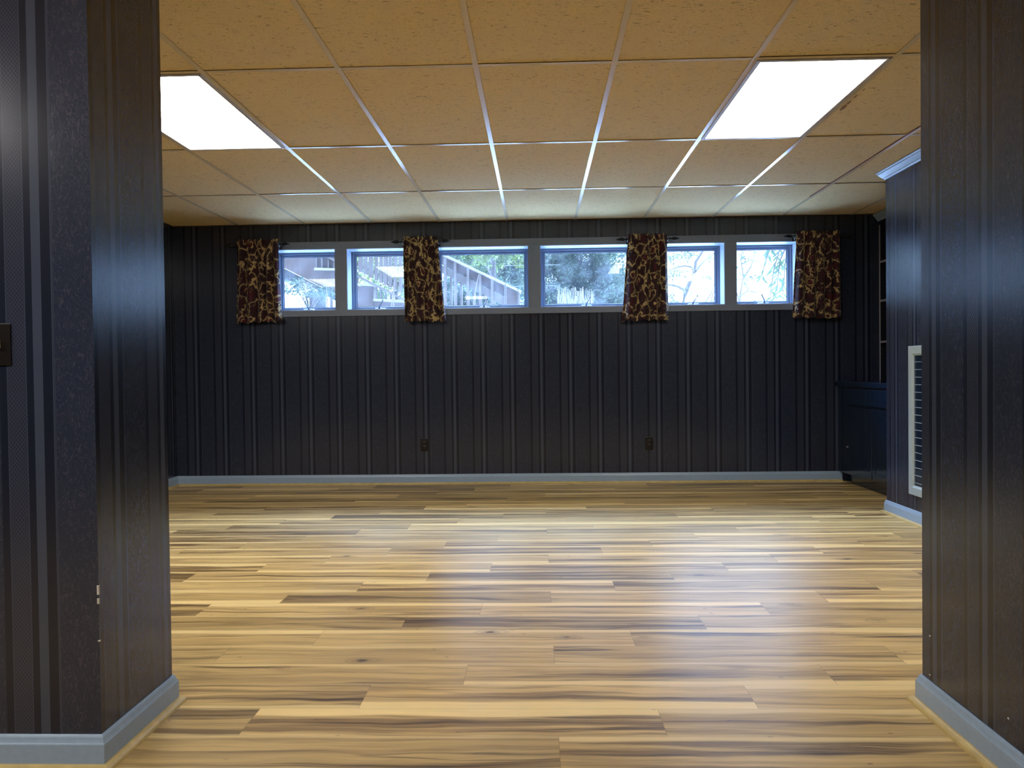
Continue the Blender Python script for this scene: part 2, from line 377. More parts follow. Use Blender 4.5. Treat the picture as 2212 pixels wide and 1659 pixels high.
CEIL = 2.365
XL, XR, YW = -3.31, 2.42, 7.19
JL, JR = -1.143, 1.15          # faces of the opening
# ------------------------------------------------------------------ floor: planks 1.204 x 0.1823, stepped joints
bm = NB(); uvl = bm.loops.layers.uv.new('plank'); rl = bm.loops.layers.float_color.new('rnd')
rg = random.Random(5)
PW, PL, Y0 = .1823, 1.204, 2.205
for k in range(-29, 29):
    ya, yb = Y0 + k * PW, Y0 + (k + 1) * PW
    yb_ = min(yb, YW + .01)
    if ya > YW: continue
    off = .047 + .301 * ((k + 1) % 4)
    j = -5
    while True:
        xa = off + j * PL; xb = xa + PL; j += 1
        if xb < -4.2: continue
        if xa > 3.5: break
        vs_ = [bm.verts.new(p) for p in ((xa, ya, 0), (xb, ya, 0), (xb, yb_, 0), (xa, yb_, 0))]
        fc = bm.faces.new(vs_); c = (rg.random(), rg.random(), rg.random(), 1)
        flip = rg.random() < .5
        for lp, uvv in zip(fc.loops, ((0, 0), (PL, 0), (PL, (yb_ - ya) / PW), (0, (yb_ - ya) / PW))):
            u_, v_ = uvv
            if flip: u_, v_ = PL - u_, 1 - v_
            lp[uvl].uv = (u_, v_); lp[rl] = c
struct('floor', bm, fm)
bm = NB(); box(bm, -4.2, 3.5, -3.1, 7.5, -.12, -.002); struct('floor_slab', bm, black)

# ------------------------------------------------------------------ ceiling: tiles, tee grid
GX, GY, TW, TL = -1.4775, 3.528, .6096, 1.2192
light_cells = {(4, 0), (-1, 0), (-3, -1), (6, -1), (-3, -3), (0, -3)}     # cell (i,j): x GX+i*TW.., y GY+j*TL..
ceil = None
bm = NB()
xs = [GX + i * TW for i in range(-5, 9)]; ysg = [GY + j * TL for j in range(-6, 4)]
for i in range(-5, 8):
    for j in range(-6, 3):
        if (i, j) in light_cells: continue
        x0, x1, y0, y1 = GX + i * TW + .004, GX + (i + 1) * TW - .004, GY + j * TL + .004, GY + (j + 1) * TL - .004
        sag = .0015 * ((i * 7 + j * 13) % 5) / 4
        nx, ny = 4, 6; g = []
        for a in range(nx + 1):
            row = []
            for b_ in range(ny + 1):
                s_, t_ = a / nx, b_ / ny
                row.append(bm.verts.new((x0 + (x1 - x0) * s_, y0 + (y1 - y0) * t_, CEIL + .0045 - .004 * (math.sin(math.pi * s_) * math.sin(math.pi * t_)) - sag)))
            g.append(row)
        for a in range(nx):
            for b_ in range(ny): bm.faces.new((g[a][b_], g[a + 1][b_], g[a + 1][b_ + 1], g[a][b_ + 1]))
ceil = struct('ceiling', bm, tm)
bm = NB()
for x in xs: box(bm, x - .012, x + .012, -3.1, YW, CEIL - .0015, CEIL)
for y in ysg:
    for i in range(-5, 8):
        x0, x1 = GX + i * TW + .012, GX + (i + 1) * TW - .012
        box(bm, x0, x1, y - .012, y + .012, CEIL - .0008, CEIL + .0004)
struct('tee_grid', bm, teemat, ceil)
bm = NB()
for x in xs: box(bm, x - .0015, x + .0015, -3.1, YW, CEIL, CEIL + .03)
for y in ysg: box(bm, -4.2, 3.5, y - .0015, y + .0015, CEIL + .0004, CEIL + .03)
struct('tee_web', bm, webmat, ceil)
bm = NB(); box(bm, -4.2, 3.5, -3.2, 7.6, CEIL + .16, CEIL + .22); struct('ceiling_deck', bm, black)
bm = NB(); xx = GX + 6 * TW; box(bm, xx - .021, xx - .0125, 3.6, 6.4, CEIL - .0012, CEIL + .0002); struct('rust_stain_line', bm, plain('rust_red_edge', (.26, .065, .035), .6), ceil)
# wall angle along the far wall
bm = NB(); box(bm, XL, 3.4, YW - .02, YW, CEIL - .0015, CEIL); box(bm, XL, XL + .02, 2.43, YW - .02, CEIL - .0015, CEIL)
struct('trim_1', bm, plain('wall_angle_paint', (.10, .075, .045), .5))

# ------------------------------------------------------------------ fluorescent fixtures
def fixture(i, j, label):
    x0, x1, y0, y1 = GX + i * TW + .012, GX + (i + 1) * TW - .012, GY + j * TL + .012, GY + (j + 1) * TL - .012
    r_ = thing('ceiling_light', label, 'ceiling light', ((x0 + x1) / 2, (y0 + y1) / 2, CEIL), 'recessed fluorescent ceiling lights')
    w = .020
    bm = NB(); zb, zt = CEIL - .007, CEIL + .001
    for a in ((x0, x0 + w, y0, y1), (x1 - w, x1, y0, y1), (x0 + w, x1 - w, y0, y0 + w), (x0 + w, x1 - w, y1 - w, y1)):
        box(bm, *a, zb, zt, .002)
    obj('door_frame', bm, fixm, r_)
    bm = NB(); box(bm, x0 + w, x1 - w, y0 + w, y1 - w, CEIL - .004, CEIL - .001); obj('lens', bm, lens_mat(x0 + w, x1 - w), r_)
    bm = NB(); box(bm, x0, x1, y0, y1, CEIL + .09, CEIL + .10)
    for a in ((x0, x0 + .004, y0, y1), (x1 - .004, x1, y0, y1), (x0 + .004, x1 - .004, y0, y0 + .004), (x0 + .004, x1 - .004, y1 - .004, y1)):
        box(bm, *a, CEIL + .001, CEIL + .09)
    obj('housing', bm, fixm, r_)
    for y in (y0 + .006, y1 - .016):
        bm = NB(); box(bm, x1 - .016, x1 - .006, y, y + .008, zb - .002, zb); obj('latch', bm, screwm, r_)
fixture(4, 0, 'glowing white fluorescent panel in the ceiling, seen whole at the right')
fixture(-1, 0, 'glowing white fluorescent panel in the ceiling, cut off by the left wall')
fixture(-3, -1, 'unseen fluorescent panel added to light the room, behind the left partition')  # this and the next: unseen panels added to brighten floor and ceiling
fixture(6, -1, 'unseen fluorescent panel added to light the room, behind the right partition')
fixture(-3, -3, 'unseen fluorescent panel added to light the near room, beside the left partition')  # this and the next: unseen panels added to light the near walls
fixture(0, -3, 'unseen fluorescent panel added to light the near room, above the camera')
# dark smudge on the tile beside the right fixture
bm = NB(); 
for (a, b_, s_) in ((1.602, 4.22, .020), (1.599, 4.14, .013), (1.597, 4.05, .010), (1.598, 3.95, .008)):
    n_ = 12; vv = [bm.verts.new((a + s_ * .5 * math.cos(t), b_ + s_ * 2.2 * math.sin(t), CEIL - .0020)) for t in [2 * math.pi * q / n_ for q in range(n_)]]
    bm.faces.new(vv)
struct('smudge', bm, plain('brown_smudge', (.28, .17, .08), .9), ceil)

# ------------------------------------------------------------------ walls
openings = [(-2.402, -1.821), (-1.716, -1.138), (-.922, -.072), (.032, .872), (1.105, 1.675), (1.778, 2.330)]
ZB, ZT = 1.586, 2.138
WT = .25
bm = NB()
def wallgrid(bm, xa, xb, za, zb, y0, y1):
    box(bm, xa, xb, y0, y1, za, ZB); box(bm, xa, xb, y0, y1, ZT, zb)
    e = [xa] + [v for o in openings for v in o] + [xb]
    for q in range(0, len(e), 2): box(bm, e[q], e[q + 1], y0, y1, ZB, ZT)
wallgrid(bm, XL - .2, 3.6, -.1, CEIL + .17, YW, YW + WT)
struct('wall_back', bm, wp_back)
bm = NB(); box(bm, XL - .2, XL, 2.42, YW, -.1, CEIL + .17); struct('wall_left', bm, wp_left)
bm = NB(); box(bm, -4.2, JL, 2.02, 2.42, -.1, CEIL + .17); w = struct('wall_left_partition', bm, [wp_front, wp_left])
for p in w.data.polygons:
    if abs(p.normal.x) > .5: p.material_index = 1
bm = NB()
for (z, s_) in ((.465, .009), (.452, .012), (.435, .006), (.428, .008), (.33, .003)):
    box(bm, JL - .004, JL + .0008, 2.0185, 2.0185 + .006, z, z + s_ * 1.3, .001)
struct('wall_chip', bm, chipm, w)
bm = NB(); box(bm, JR, 3.6, 1.0, 2.43, -.1, CEIL + .17); box(bm, JR, 3.6, -3.1, 1.0, -.1, CEIL + .17)
w = struct('wall_right_partition', bm, [wp_right, wp_front])
for p in w.data.polygons:
    if abs(p.normal.y) > .5: p.material_index = 1
bm = NB()
for (y, z) in ((2.38, .219), (2.381, .103), (1.987, .146)): box(bm, JR - .001, JR + .002, y, y + .005, z, z + .004)
struct('wall_chip', bm, chipm, w)
bm = NB(); box(bm, XR, 3.6, 2.43, 5.62, -.1, CEIL + .17)
w = struct('wall_right', bm, [wp_pier, wp_back])
for p in w.data.polygons:
    if abs(p.normal.y) > .5: p.material_index = 1
bm = NB(); box(bm, 3.40, 3.6, 5.62, YW, -.1, CEIL + .17); struct('wall_right_recess', bm, wp_pier)
bm = NB(); box(bm, JL, JR, 2.02, 2.42, 2.22, CEIL + .17); struct('wall_header', bm, hdr)
bm = NB(); box(bm, -4.4, -4.2, -3.1, 2.42, -.1, CEIL + .17); struct('wall_near_left', bm, wp_left)
bm = NB(); box(bm, -4.2, JR, -3.3, -3.1, -.1, CEIL + .17); struct('wall_near_back', bm, wp_front)

bm = NB(); box(bm, -6, 6, YW + WT, 7.82, 2.48, 2.62); struct('sky_cutoff_eave', bm, hdr)  # unseen overhang added to cut off steep sky light on the floor
bm = NB(); box(bm, -7, 7, YW + .05, YW + WT, 2.63, 8.2); box(bm, -7, 7, -3.3, YW + .05, 8.0, 8.2); struct('wall_upper_storey', bm, plain('dark_siding', (.10, .10, .10), .8))
# ------------------------------------------------------------------ baseboards with shoe moulding, crown
BBp = [(0, 0), (.014, 0), (.014, .066), (.0125, .069), (.0115, .070), (.009, .076), (.007, .083), (.0045, .087), (.003, .089), (0, .089)]
SHp = [(.014, 0)] + [(.014 + .019 * math.sin(t), .017 * math.cos(t)) for t in [math.pi / 2 * (1 - q / 6) for q in range(7)]]
def base(name, path, side):
    bm = NB(); sweep(bm, path, BBp, side); b_ = struct(name, bm, paint)
    bm = NB(); sweep(bm, path, SHp, side); struct('shoe_molding', bm, oak, b_)
e_ = .0005
base('baseboard_left_partition', [(-4.2, 2.02 - e_), (JL + e_, 2.02 - e_), (JL + e_, 2.42 + e_), (XL, 2.42 + e_)][::-1], 1)
base('baseboard_left', [(XL + e_, 2.42), (XL + e_, YW)], -1)
base('baseboard_back', [(XL, YW - e_), (2.70, YW - e_)], -1)
base('baseboard_right_partition', [(JR - e_, -3.1), (JR - e_, 2.43 + e_), (XR, 2.43 + e_)], 1)
base('baseboard_right', [(XR - e_, 2.43), (XR - e_, 5.62 + e_), (2.74, 5.62 + e_)], 1)
CRp = [(0, 0), (0, -.055), (.006, -.055), (.010, -.047), (.016, -.042), (.030, -.026), (.038, -.016), (.044, -.012), (.048, -.004), (.048, 0)]
bm = NB(); sweep(bm, [(XR - e_, 2.43), (XR - e_, 5.62 + e_), (3.4, 5.62 + e_)], [(o, CEIL - .003 + z) for o, z in CRp], 1); struct('trim_2', bm, paint)
bm = NB(); sweep(bm, [(3.0295, 5.68), (3.0295, YW)], [(o, CEIL - .003 + z * 1.1) for o, z in CRp], 1); struct('trim_3', bm, paint)

# ------------------------------------------------------------------ window band: casing board, six casement windows
bm = NB()
CY = YW - .019
cxa, cxb = -2.50, 2.43
ctop, cbot = 2.203, 1.530
box(bm, cxa, cxb, CY, YW - .0005, ZT + .0, ctop, .0015); box(bm, cxa, cxb, CY, YW - .0005, cbot, ZB, .0015)
e = [cxa] + [v for o in openings for v in o] + [cxb]
for q in range(0, len(e), 2): box(bm, e[q], e[q + 1], CY, YW - .0005, ZB, ZT)
struct('trim_4', bm, paintcas)
cranks = [(668, 657, -1), (822, 657, 1), (1047, 655, 1), (1267, 655, 1), (1497, 650, 1), (1648, 647, -1)]
for k, (xa, xb) in enumerate(openings):
    r_ = sempty('window_%d' % (k + 1), ((xa + xb) / 2, YW, ZB))
    bm = NB(); t = .004
    for a in ((xa + .0003, xa + t, ZB, ZT), (xb - t, xb - .0003, ZB, ZT), (xa + t, xb - t, ZT - t, ZT - .0003), (xa + t, xb - t, ZB + .0003, ZB + t)):
        box(bm, a[0], a[1], YW - .012, YW + .235, a[2], a[3])
    obj('liner', bm, winpaint, r_)
    def ring(bm, i0, i1, y0, y1, bev=.002):
        box(bm, xa + i0, xa + i1, y0, y1, ZB + i0, ZT - i0, bev); box(bm, xb - i1, xb - i0, y0, y1, ZB + i0, ZT - i0, bev)
        box(bm, xa + i1, xb - i1, y0, y1, ZT - i1, ZT - i0, bev); box(bm, xa + i1, xb - i1, y0, y1, ZB + i0, ZB + i1, bev)
    bm = NB(); ring(bm, .0045, .017, YW + .165, YW + .22); ring(bm, .0172, .024, YW + .178, YW + .22); obj('frame', bm, sashpaint, r_)
    bm = NB(); ring(bm, .0245, .040, YW + .192, YW + .225); obj('sash', bm, sashpaint, r_)
    bm = NB(); ring(bm, .0402, .0445, YW + .203, YW + .212, 0); obj('gasket', bm, navyin, r_)
    bm = NB(); box(bm, xa + .0402, xb - .0402, YW + .213, YW + .217, ZB + .0402, ZT - .0402); obj('glass_pane', bm, gm, r_)
    u0, v0, sg = cranks[k]
    c = px(u0, v0, YW + .13)
    zc = ZB + .006
    bm = NB(); box(bm, c.x - .045, c.x + .045, YW + .10, YW + .150, zc, zc + .016, .003); cb = obj('crank_base', bm, cranklight, r_)
    bm = NB()
    dx = .030 if sg > 0 else -.022
    tube(bm, [(c.x - dx * .2, YW + .10, zc + .012), (c.x - dx * .1, YW + .085, zc + .03), (c.x + dx * .5, YW + .08, zc + .055), (c.x + dx, YW + .08, zc + .078), (c.x + dx * 1.0, YW + .08, zc + .090)], [.009, .007, .005, .005, .006], 8)
    obj('crank_handle', bm, crankm, cb, True)

# ------------------------------------------------------------------ curtains on short rods
def finial(bm, x, y, z, s):
    """open spearhead finial pointing in x direction s"""
    L = .100
    prof = [(0, .006), (.006, .012), (.012, .012), (.016, .006), (.024, .007), (.034, .013), (.046, .0175), (.060, .0165), (.078, .010), (.094, .004), (L, .001)]
    rings = []
    for d, rr in prof:
        rings.append([bm.verts.new((x + s * d, y + .45 * rr * math.cos(a), z + rr * math.sin(a))) for a in [2 * math.pi * k / 10 for k in range(10)]])
    for r0, r1 in zip(rings, rings[1:]):
        for k in range(10): bm.faces.new((r0[k], r0[(k + 1) % 10], r1[(k + 1) % 10], r1[k]))
    bm.faces.new(rings[0]); bm.faces.new(rings[-1][::-1])
def curtain(xt0, xt1, xb0, xb1, zt, zb, folds, seed, label, rodlabel, fin):
    rg = random.Random(seed)
    Yc = 7.105
    zr = zt - .045
    # rod with finials and brackets
    rt = thing('curtain_rod', rodlabel, 'curtain rod', ((xt0 + xt1) / 2, Yc, zr), 'short curtain rods over the windows')
    bm = NB(); tube(bm, [(xt0 - .012, Yc, zr), (xt1 + .012, Yc, zr)], .007, 12); obj('rod', bm, iron, rt, True)
    for s_ in (-1, 1):
        xe = xt0 - .012 if s_ < 0 else xt1 + .012
        bm = NB(); finial(bm, xe, Yc, zr, s_); obj('finial', bm, iron, rt, True)
        bm = NB(); xx = xe - s_ * .004
        tube(bm, [(xx, Yc + .004, zr - .008), (xx, Yc + .03, zr - .018), (xx, CY - .004, zr - .012)], .004, 8)
        box(bm, xx - .008, xx + .008, CY - .005, CY - .0003, zr - .035, zr + .012, .001)
        obj('bracket', bm, iron, rt)
    # cloth: pleats fixed at the rod, opening towards the hem
    nu, nv = 150, 46
    ph = [rg.uniform(0, 6.28) for _ in range(6)]
    bm = NB(); uvl = bm.loops.layers.uv.new('cloth'); g = []
    for j in range(nv + 1):
        t = j / nv; row = []
        z = zt + (zb - zt) * t
        for i in range(nu + 1):
            s_ = i / nu
            x = (xt0 + (xt1 - xt0) * s_) * (1 - t) + (xb0 + (xb1 - xb0) * s_) * t
            a = 2 * math.pi * (folds * s_ + .18 * math.sin(2 * math.pi * s_ + ph[0]))
            amp = .010 + .017 * min(1, t * 1.6)
            y = amp * math.sin(a) + .006 * t * math.sin(a * .5 + ph[1])
            if t < .22:     # gathers above and below the rod pocket
                y += .0045 * math.sin(2 * math.pi * folds * 2.6 * s_ + ph[2]) * (1 - t / .22)
                pinch = abs(z - zr) / .03
                if pinch < 1: y = y * (.45 + .55 * pinch) - .010 * (1 - pinch)
            y = min(y, .038)
            zz = z + (.006 * math.sin(a * 1.0 + ph[3]) + .004 * math.sin(7 * s_ + ph[4])) * (t if t > .5 else 0) + (.006 * math.sin(2 * math.pi * folds * 2.6 * s_ + ph[5]) if j == 0 else 0)
            x += .005 * math.sin(5 * t + ph[1]) * math.sin(a * .5) + .004 * math.cos(a) * t
            row.append(bm.verts.new((x, Yc - .006 + y, zz)))
        g.append(row)
    wid = max(xt1 - xt0, xb1 - xb0) * 1.55
    for j in range(nv):
        for i in range(nu):
            fc = bm.faces.new((g[j][i], g[j][i + 1], g[j + 1][i + 1], g[j + 1][i]))
            for lp, (a, b_) in zip(fc.loops, ((i, j), (i + 1, j), (i + 1, j + 1), (i, j + 1))):
                lp[uvl].uv = (a / nu * wid + seed * .37, b_ / nv * (zt - zb) + seed * .61)
    me = bpy.data.meshes.new('curtain'); bm.to_mesh(me); bm.free()
    for p in me.polygons: p.use_smooth = True
    me.materials.append(cm)
    o = bpy.data.objects.new('curtain', me); C.objects.link(o); tag(o, label, 'curtain', 'burgundy print curtains')
    md = o.modifiers.new('cloth_thickness', 'SOLIDIFY'); md.thickness = .0016
def cx(u_): return px(u_, 600, 7.1).x
curtain(cx(513), cx(601), cx(507), cx(605), 2.222, 1.478, 5, 1, 'short burgundy curtain with cream print, at the left end of the window band', 'dark iron rod of the leftmost curtain', 1)
curtain(cx(872), cx(946), cx(873), cx(961), 2.224, 1.468, 4, 2, 'short burgundy print curtain between the second and third windows from the left', 'dark iron rod of the second curtain from the left', 0)
curtain(cx(1359), cx(1442), cx(1342), cx(1443), 2.212, 1.449, 4, 3, 'short burgundy print curtain flaring at its hem, just right of the fourth window', 'dark iron rod of the third curtain from the left', 0)
curtain(cx(1721), cx(1816), cx(1714), cx(1817), 2.214, 1.452, 5, 4, 'short burgundy print curtain in the dark right corner, rightmost of four', 'dark iron rod of the rightmost curtain', -1)

# ------------------------------------------------------------------ outlets and light switch
def outlet(x, z, label):
    r_ = thing('wall_outlet', label, 'outlet', (x, YW, z), 'dark outlets on the far wall')
    bm = NB(); box(bm, x - .035, x + .035, YW - .006, YW - .0003, z - .057, z + .057, .002); obj('cover_plate', bm, outletm, r_)
    for dz in (-.020, .020):
        bm = NB()
        box(bm, x - .017, x + .017, YW - .0085, YW - .0055, z + dz - .014, z + dz + .014, .004); so = obj('socket', bm, socketm, r_)
        bm = NB()
        for dx in (-.006, .006): box(bm, x + dx - .001, x + dx + .001, YW - .0088, YW - .0083, z + dz - .004, z + dz + .005)
        obj('slot', bm, black, so)
    bm = NB(); tube(bm, [(x, YW - .0082, z), (x, YW - .0055, z)], .003, 10); obj('screw', bm, screwm, r_)
outlet(-1.033, .355, 'dark brown wall outlet low on the far wall, left of centre')
outlet(.992, .350, 'dark brown wall outlet low on the far wall, right of centre')
sx = -1.3890 ; sz = 1.103
r_ = thing('light_switch', 'dark brown switch plate with ivory toggle at the left edge', 'light switch', (sx, 2.02, sz))
bm = NB(); box(bm, sx - .0315, sx + .0315, 2.0145, 2.0198, sz - .054, sz + .054, .002); obj('cover_plate', bm, outletm, r_)
bm = NB(); prism(bm, [(sx - .0045, sz - .010), (sx + .0045, sz - .010), (sx + .0045, sz + .012), (sx - .0045, sz + .012)], 2.002, 2.0145); obj('toggle', bm, ivory, r_)
for dz in (-.030, .030):
    bm = NB(); tube(bm, [(sx, 2.0125, sz + dz), (sx, 2.0148, sz + dz)], .003, 10); obj('screw', bm, screwm, r_)

# ------------------------------------------------------------------ return-air grille on the right wall
ya, yb, za, zb = 4.50, 5.262, .188, 1.147
r_ = thing('air_vent', 'tall white-framed return air grille on the right wall', 'vent', (XR, (ya + yb) / 2, za))
bm = NB(); fw = .062
prof = [(0, 0), (.014, 0), (.016, .004), (.016, fw - .012), (.012, fw - .008), (.008, fw), (0, fw)]
# mitred picture frame, thin steps in the profile
cs = [(ya, za), (yb, za), (yb, zb), (ya, zb)]; dirs = [(1, 1), (-1, 1), (-1, -1), (1, -1)]
cols = [[bm.verts.new((XR - .0005 - o, y + dy * i_, z + dz * i_)) for o, i_ in prof] for (y, z), (dy, dz) in zip(cs, dirs)]
for q in range(4):
    c0, c1 = cols[q], cols[(q + 1) % 4]
    for j in range(len(prof) - 1): bm.faces.new((c0[j], c0[j + 1], c1[j + 1], c1[j]))
obj('frame', bm, ventw, r_)
bm = NB(); box(bm, XR - .003, XR - .0008, ya + fw - .004, yb - fw + .004, za + fw - .004, zb - fw + .004); obj('backing', bm, navy, r_)
bm = NB(); z = za + fw + .02
while z < zb - fw - .01:
    v = [bm.verts.new(p) for p in ((XR - .0035, ya + fw, z), (XR - .0035, yb - fw, z), (XR - .0065, yb - fw, z - .0015), (XR - .0065, ya + fw, z - .0015))]
    w_ = [bm.verts.new(x.co + Vector((0, 0, -.0018))) for x in v]
    bm.faces.new(v); bm.faces.new(w_[::-1])
    for q in range(4): bm.faces.new((v[q], w_[q], w_[(q + 1) % 4], v[(q + 1) % 4]))
    z += .0485
obj('louver', bm, ventw, r_)

# ------------------------------------------------------------------ built-in cabinet and shelves in the right recess
CX = 2.672; yA, yB = 5.6355, YW - .001
r_ = thing('base_cabinet', 'glossy navy built-in base cabinet with drawers in the right recess', 'cabinet', (3.0, 6.4, 0))
bm = NB(); box(bm, CX, 3.399, yA, yB, .09, .845, .002); box(bm, 2.74, 3.39, yA, yB, .0, .09); obj('carcass', bm, navy, r_)
# seams: filler 6.95-7.19, fronts 6.44-6.94, 5.93-6.43
for (a, b_, dn) in ((6.442, 6.942, 1), (5.930, 6.428, 0), (5.64, 5.918, 0)):
    bm = NB(); box(bm, CX - .018, CX - .0005, a, b_, .695, .832, .004); dr = obj('drawer', bm, navy, r_)
    bm = NB(); box(bm, CX - .018, CX - .0005, a, b_, .110, .672, .004)
    d_ = obj('door', bm, navy, r_)
    bm = NB()
    if b_ - a > .4:
        for q in ((a + .055, a + .060, .165, .617), (b_ - .060, b_ - .055, .165, .617), (a + .060, b_ - .060, .165, .170), (a + .060, b_ - .060, .612, .617)):
            box(bm, CX - .021, CX - .0182, q[0], q[1], q[2], q[3], .001)
        obj('door_molding', bm, navy, d_)
    else: bm.free()
    if dn:
        bm = NB(); bmesh.ops.create_uvsphere(bm, u_segments=12, v_segments=8, radius=.007, matrix=Matrix.Translation((CX - .025, 6.925, .33)))
        tube(bm, [(CX - .0182, 6.925, .33), (CX - .022, 6.925, .33)], .003, 8); obj('knob', bm, screwm, d_, True)
bm = NB(); box(bm, CX - .030, 3.399, yA, yB, .846, .890, .004)
tag(obj('countertop', bm, navy), 'glossy navy countertop on the built-in base cabinet', 'countertop')
r_ = thing('bookcase', 'dark built-in bookcase with pale shelf edges above the right countertop', 'bookcase', (3.2, 6.4, .891))
SX = 3.035
bm = NB(); box(bm, 3.38, 3.399, yA, yB, .892, CEIL - .06); obj('back_panel', bm, navyin, r_)
for (a, b_) in ((yB - .020, yB), (yA, yA + .02), (6.40, 6.42)):
    bm = NB(); box(bm, SX + .003, 3.3795, a, b_, .892, CEIL - .06); u_ = obj('upright', bm, navyin, r_)
    bm = NB(); box(bm, SX, SX + .0028, a, b_, .892, 2.268); obj('edge_strip', bm, edgegrey, u_)
for z in (1.939, 1.596, 1.233):
    for (a, b_) in ((6.4205, yB - .0205), (yA + .0205, 6.3995)):
        bm = NB(); box(bm, SX + .003, 3.3795, a, b_, z - .009, z + .009); sh = obj('shelf', bm, navyin, r_)
        bm = NB(); box(bm, SX, SX + .0028, a, b_, z - .009, z + .009); obj('edge_strip', bm, edgegrey, sh)
bm = NB(); box(bm, SX + .003, 3.3795, yA + .021, yB - .021, 2.27, CEIL - .06); obj('top_rail', bm, navyin, r_)

# ================================================================== outdoors
gmat = plain('pale_gravel', (.45, .46, .48), .9, noise=.15, scale=8, bump=.3)
bm = NB(); box(bm, -40, 40, YW + WT, 60, 1.2, 1.46); struct('ground', bm, gmat)
siding = plain('weathered_siding', (.075, .046, .037), .8, noise=.08, scale=12)
rail = plain('sun_bleached_rail', (.115, .086, .072), .7, noise=.06, scale=12)
railcap = plain('pale_cap_board', (.26, .215, .19), .7, noise=.06, scale=12)
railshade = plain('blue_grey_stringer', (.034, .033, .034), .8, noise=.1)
wire = plain('fence_wire', (.07, .07, .07), .5)
def P2(pts, Y): 
    return [(lambda p: (p.x, p.z))(px(a, b_, Y)) for a, b_ in pts]
def gv(u_, Y):
    """pixel height of the ground at distance Y"""
    a, b_ = px(u_, 700, Y).z, px(u_, 800, Y).z
    return 700 + (a - 1.461) / (a - b_) * 100
def slab(bm, pts, Y, th): prism(bm, P2(pts, Y), Y, Y + th)
def beam(bm, a, b_, wpx, Y, th):
    A = Vector(P2([a], Y)[0]); B = Vector(P2([b_], Y)[0]); d = (B - A).normalized(); n_ = Vector((-d.y, d.x)) * (wpx / F * Y / 2)
    prism(bm, [tuple(A + n_), tuple(B + n_), tuple(B - n_), tuple(A - n_)], Y, Y + th)
# stair housing seen in the two left windows
YS = 10.2
r_ = thing('deck_staircase', 'weathered grey outdoor staircase descending right, behind the two left windows', 'staircase', tuple(px(760, 700, YS)))
bm = NB()
slab(bm, [(440, 240), (735, 240), (735, 640), (620, 582), (440, 495)], YS, .12)          # upper side panel, carried up out of view to block high sky
obj('side_panel', bm, siding, r_)
bm = NB(); slab(bm, [(560, 553), (620, 583), (735, 641), (735, 655), (690, 630), (660, 612), (620, 606), (560, 590)], YS + .15, .5); obj('stringer', bm, railshade, r_)
bm = NB(); slab(bm, [(738, 614), (806, 614), (806, gv(806, YS)), (738, gv(738, YS))], YS, .12); slab(bm, [(806, 649), (905, 655), (905, gv(905, YS)), (806, gv(806, YS))], YS + .01, .1); obj('side_panel', bm, siding, r_)
bm = NB(); slab(bm, [(679, 578), (740, 580), (740, 584), (678, 583)], YS - .05, .2); obj('ledge', bm, railcap, r_)
bm = NB(); slab(bm, [(762, 611), (810, 613), (810, 618), (762, 616)], YS - .05, .2); slab(bm, [(806, 645), (905, 649), (905, 655), (806, 650)], YS - .05, .2); obj('ledge', bm, railcap, r_)
bm = NB(); beam(bm, (690, 546), (760, 582), 4, YS - .06, .14); obj('handrail', bm, rail, r_)
bm = NB(); beam(bm, (756, 588), (905, 664), 5, YS - .06, .14); obj('handrail', bm, rail, r_)
for (u_, a, b_) in ((683, 552, 580), (695, 554, 580), (709, 561, 581), (721, 566, 581)):
    bm = NB(); beam(bm, (u_, a), (u_, b_), 2.5, YS - .04, .06); obj('baluster', bm, rail, r_)
for (u_, a, b_) in ((771, 597, 612), (812, 618, 646), (822, 622, 647), (832, 627, 648), (843, 633, 648), (854, 638, 649)):
    bm = NB(); beam(bm, (u_, a), (u_, b_), 2.5, YS - .04, .06); obj('baluster', bm, rail, r_)
# upper flight with tall slats
for (u_, b_) in ((778, 588), (789, 593), (800, 600), (812, 606), (822, 611), (832, 616), (842, 621), (853, 627), (864, 632), (876, 638)):
    bm = NB(); beam(bm, (u_, 480), (u_, b_), 8 if u_ in (778, 800, 832) else 6, 11.2, .08); obj('slat', bm, rail, r_)
bm = NB(); beam(bm, (766, 568), (1095, 725), 7, 11.3, .1); obj('stair_stringer', bm, siding, r_)
bm = NB(); beam(bm, (700, 440), (940, 552), 7, 11.18, .14); slab(bm, [(700, 250), (900, 250), (900, 470), (700, 430)], 11.5, .1); obj('handrail', bm, rail, r_)  # handrail, plus an unseen deck slab added to block high sky
# lower flight railing behind the third window
YR = 9.6
r_ = thing('stair_railing', 'pale stair railing with wide cap sloping down to the right, behind the third window', 'railing', tuple(px(1040, 690, YR)))
bm = NB(); beam(bm, (905, 525), (1124, 629), 5, YR - .07, .20); obj('cap_rail', bm, railcap, r_)
bm = NB(); slab(bm, [(905, 530), (1093, 616), (1093, 641), (905, 546)], YR + .05, .03); obj('infill_panel', bm, plain('faded_rose_board', (.075, .044, .038), .8), r_)
bm = NB(); slab(bm, [(905, 548), (1093, 642), (1093, 662), (905, 563)], YR + .03, .05); obj('middle_rail', bm, rail, r_)
bm = NB(); slab(bm, [(1095, 620), (1118, 632), (1118, gv(1118, YR)), (1095, gv(1095, YR))], YR, .12); obj('end_panel', bm, siding, r_)
for u_ in (929, 961, 983, 1010.5, 1037, 1063, 1092, 1120):
    v_ = 525 + (u_ - 905) * (104 / 219)
    bm = NB(); beam(bm, (u_, v_ + 3), (u_, gv(u_, YR)), 5.5, YR - .02, .10); obj('post', bm, rail, r_)
for u_ in (974, 996, 1024, 1050):
    v_ = 566 + (u_ - 905) * .5
    bm = NB(); beam(bm, (u_, v_ - 4), (u_, gv(u_, YR)), 5, YR + .05, .05); obj('baluster', bm, rail, r_)
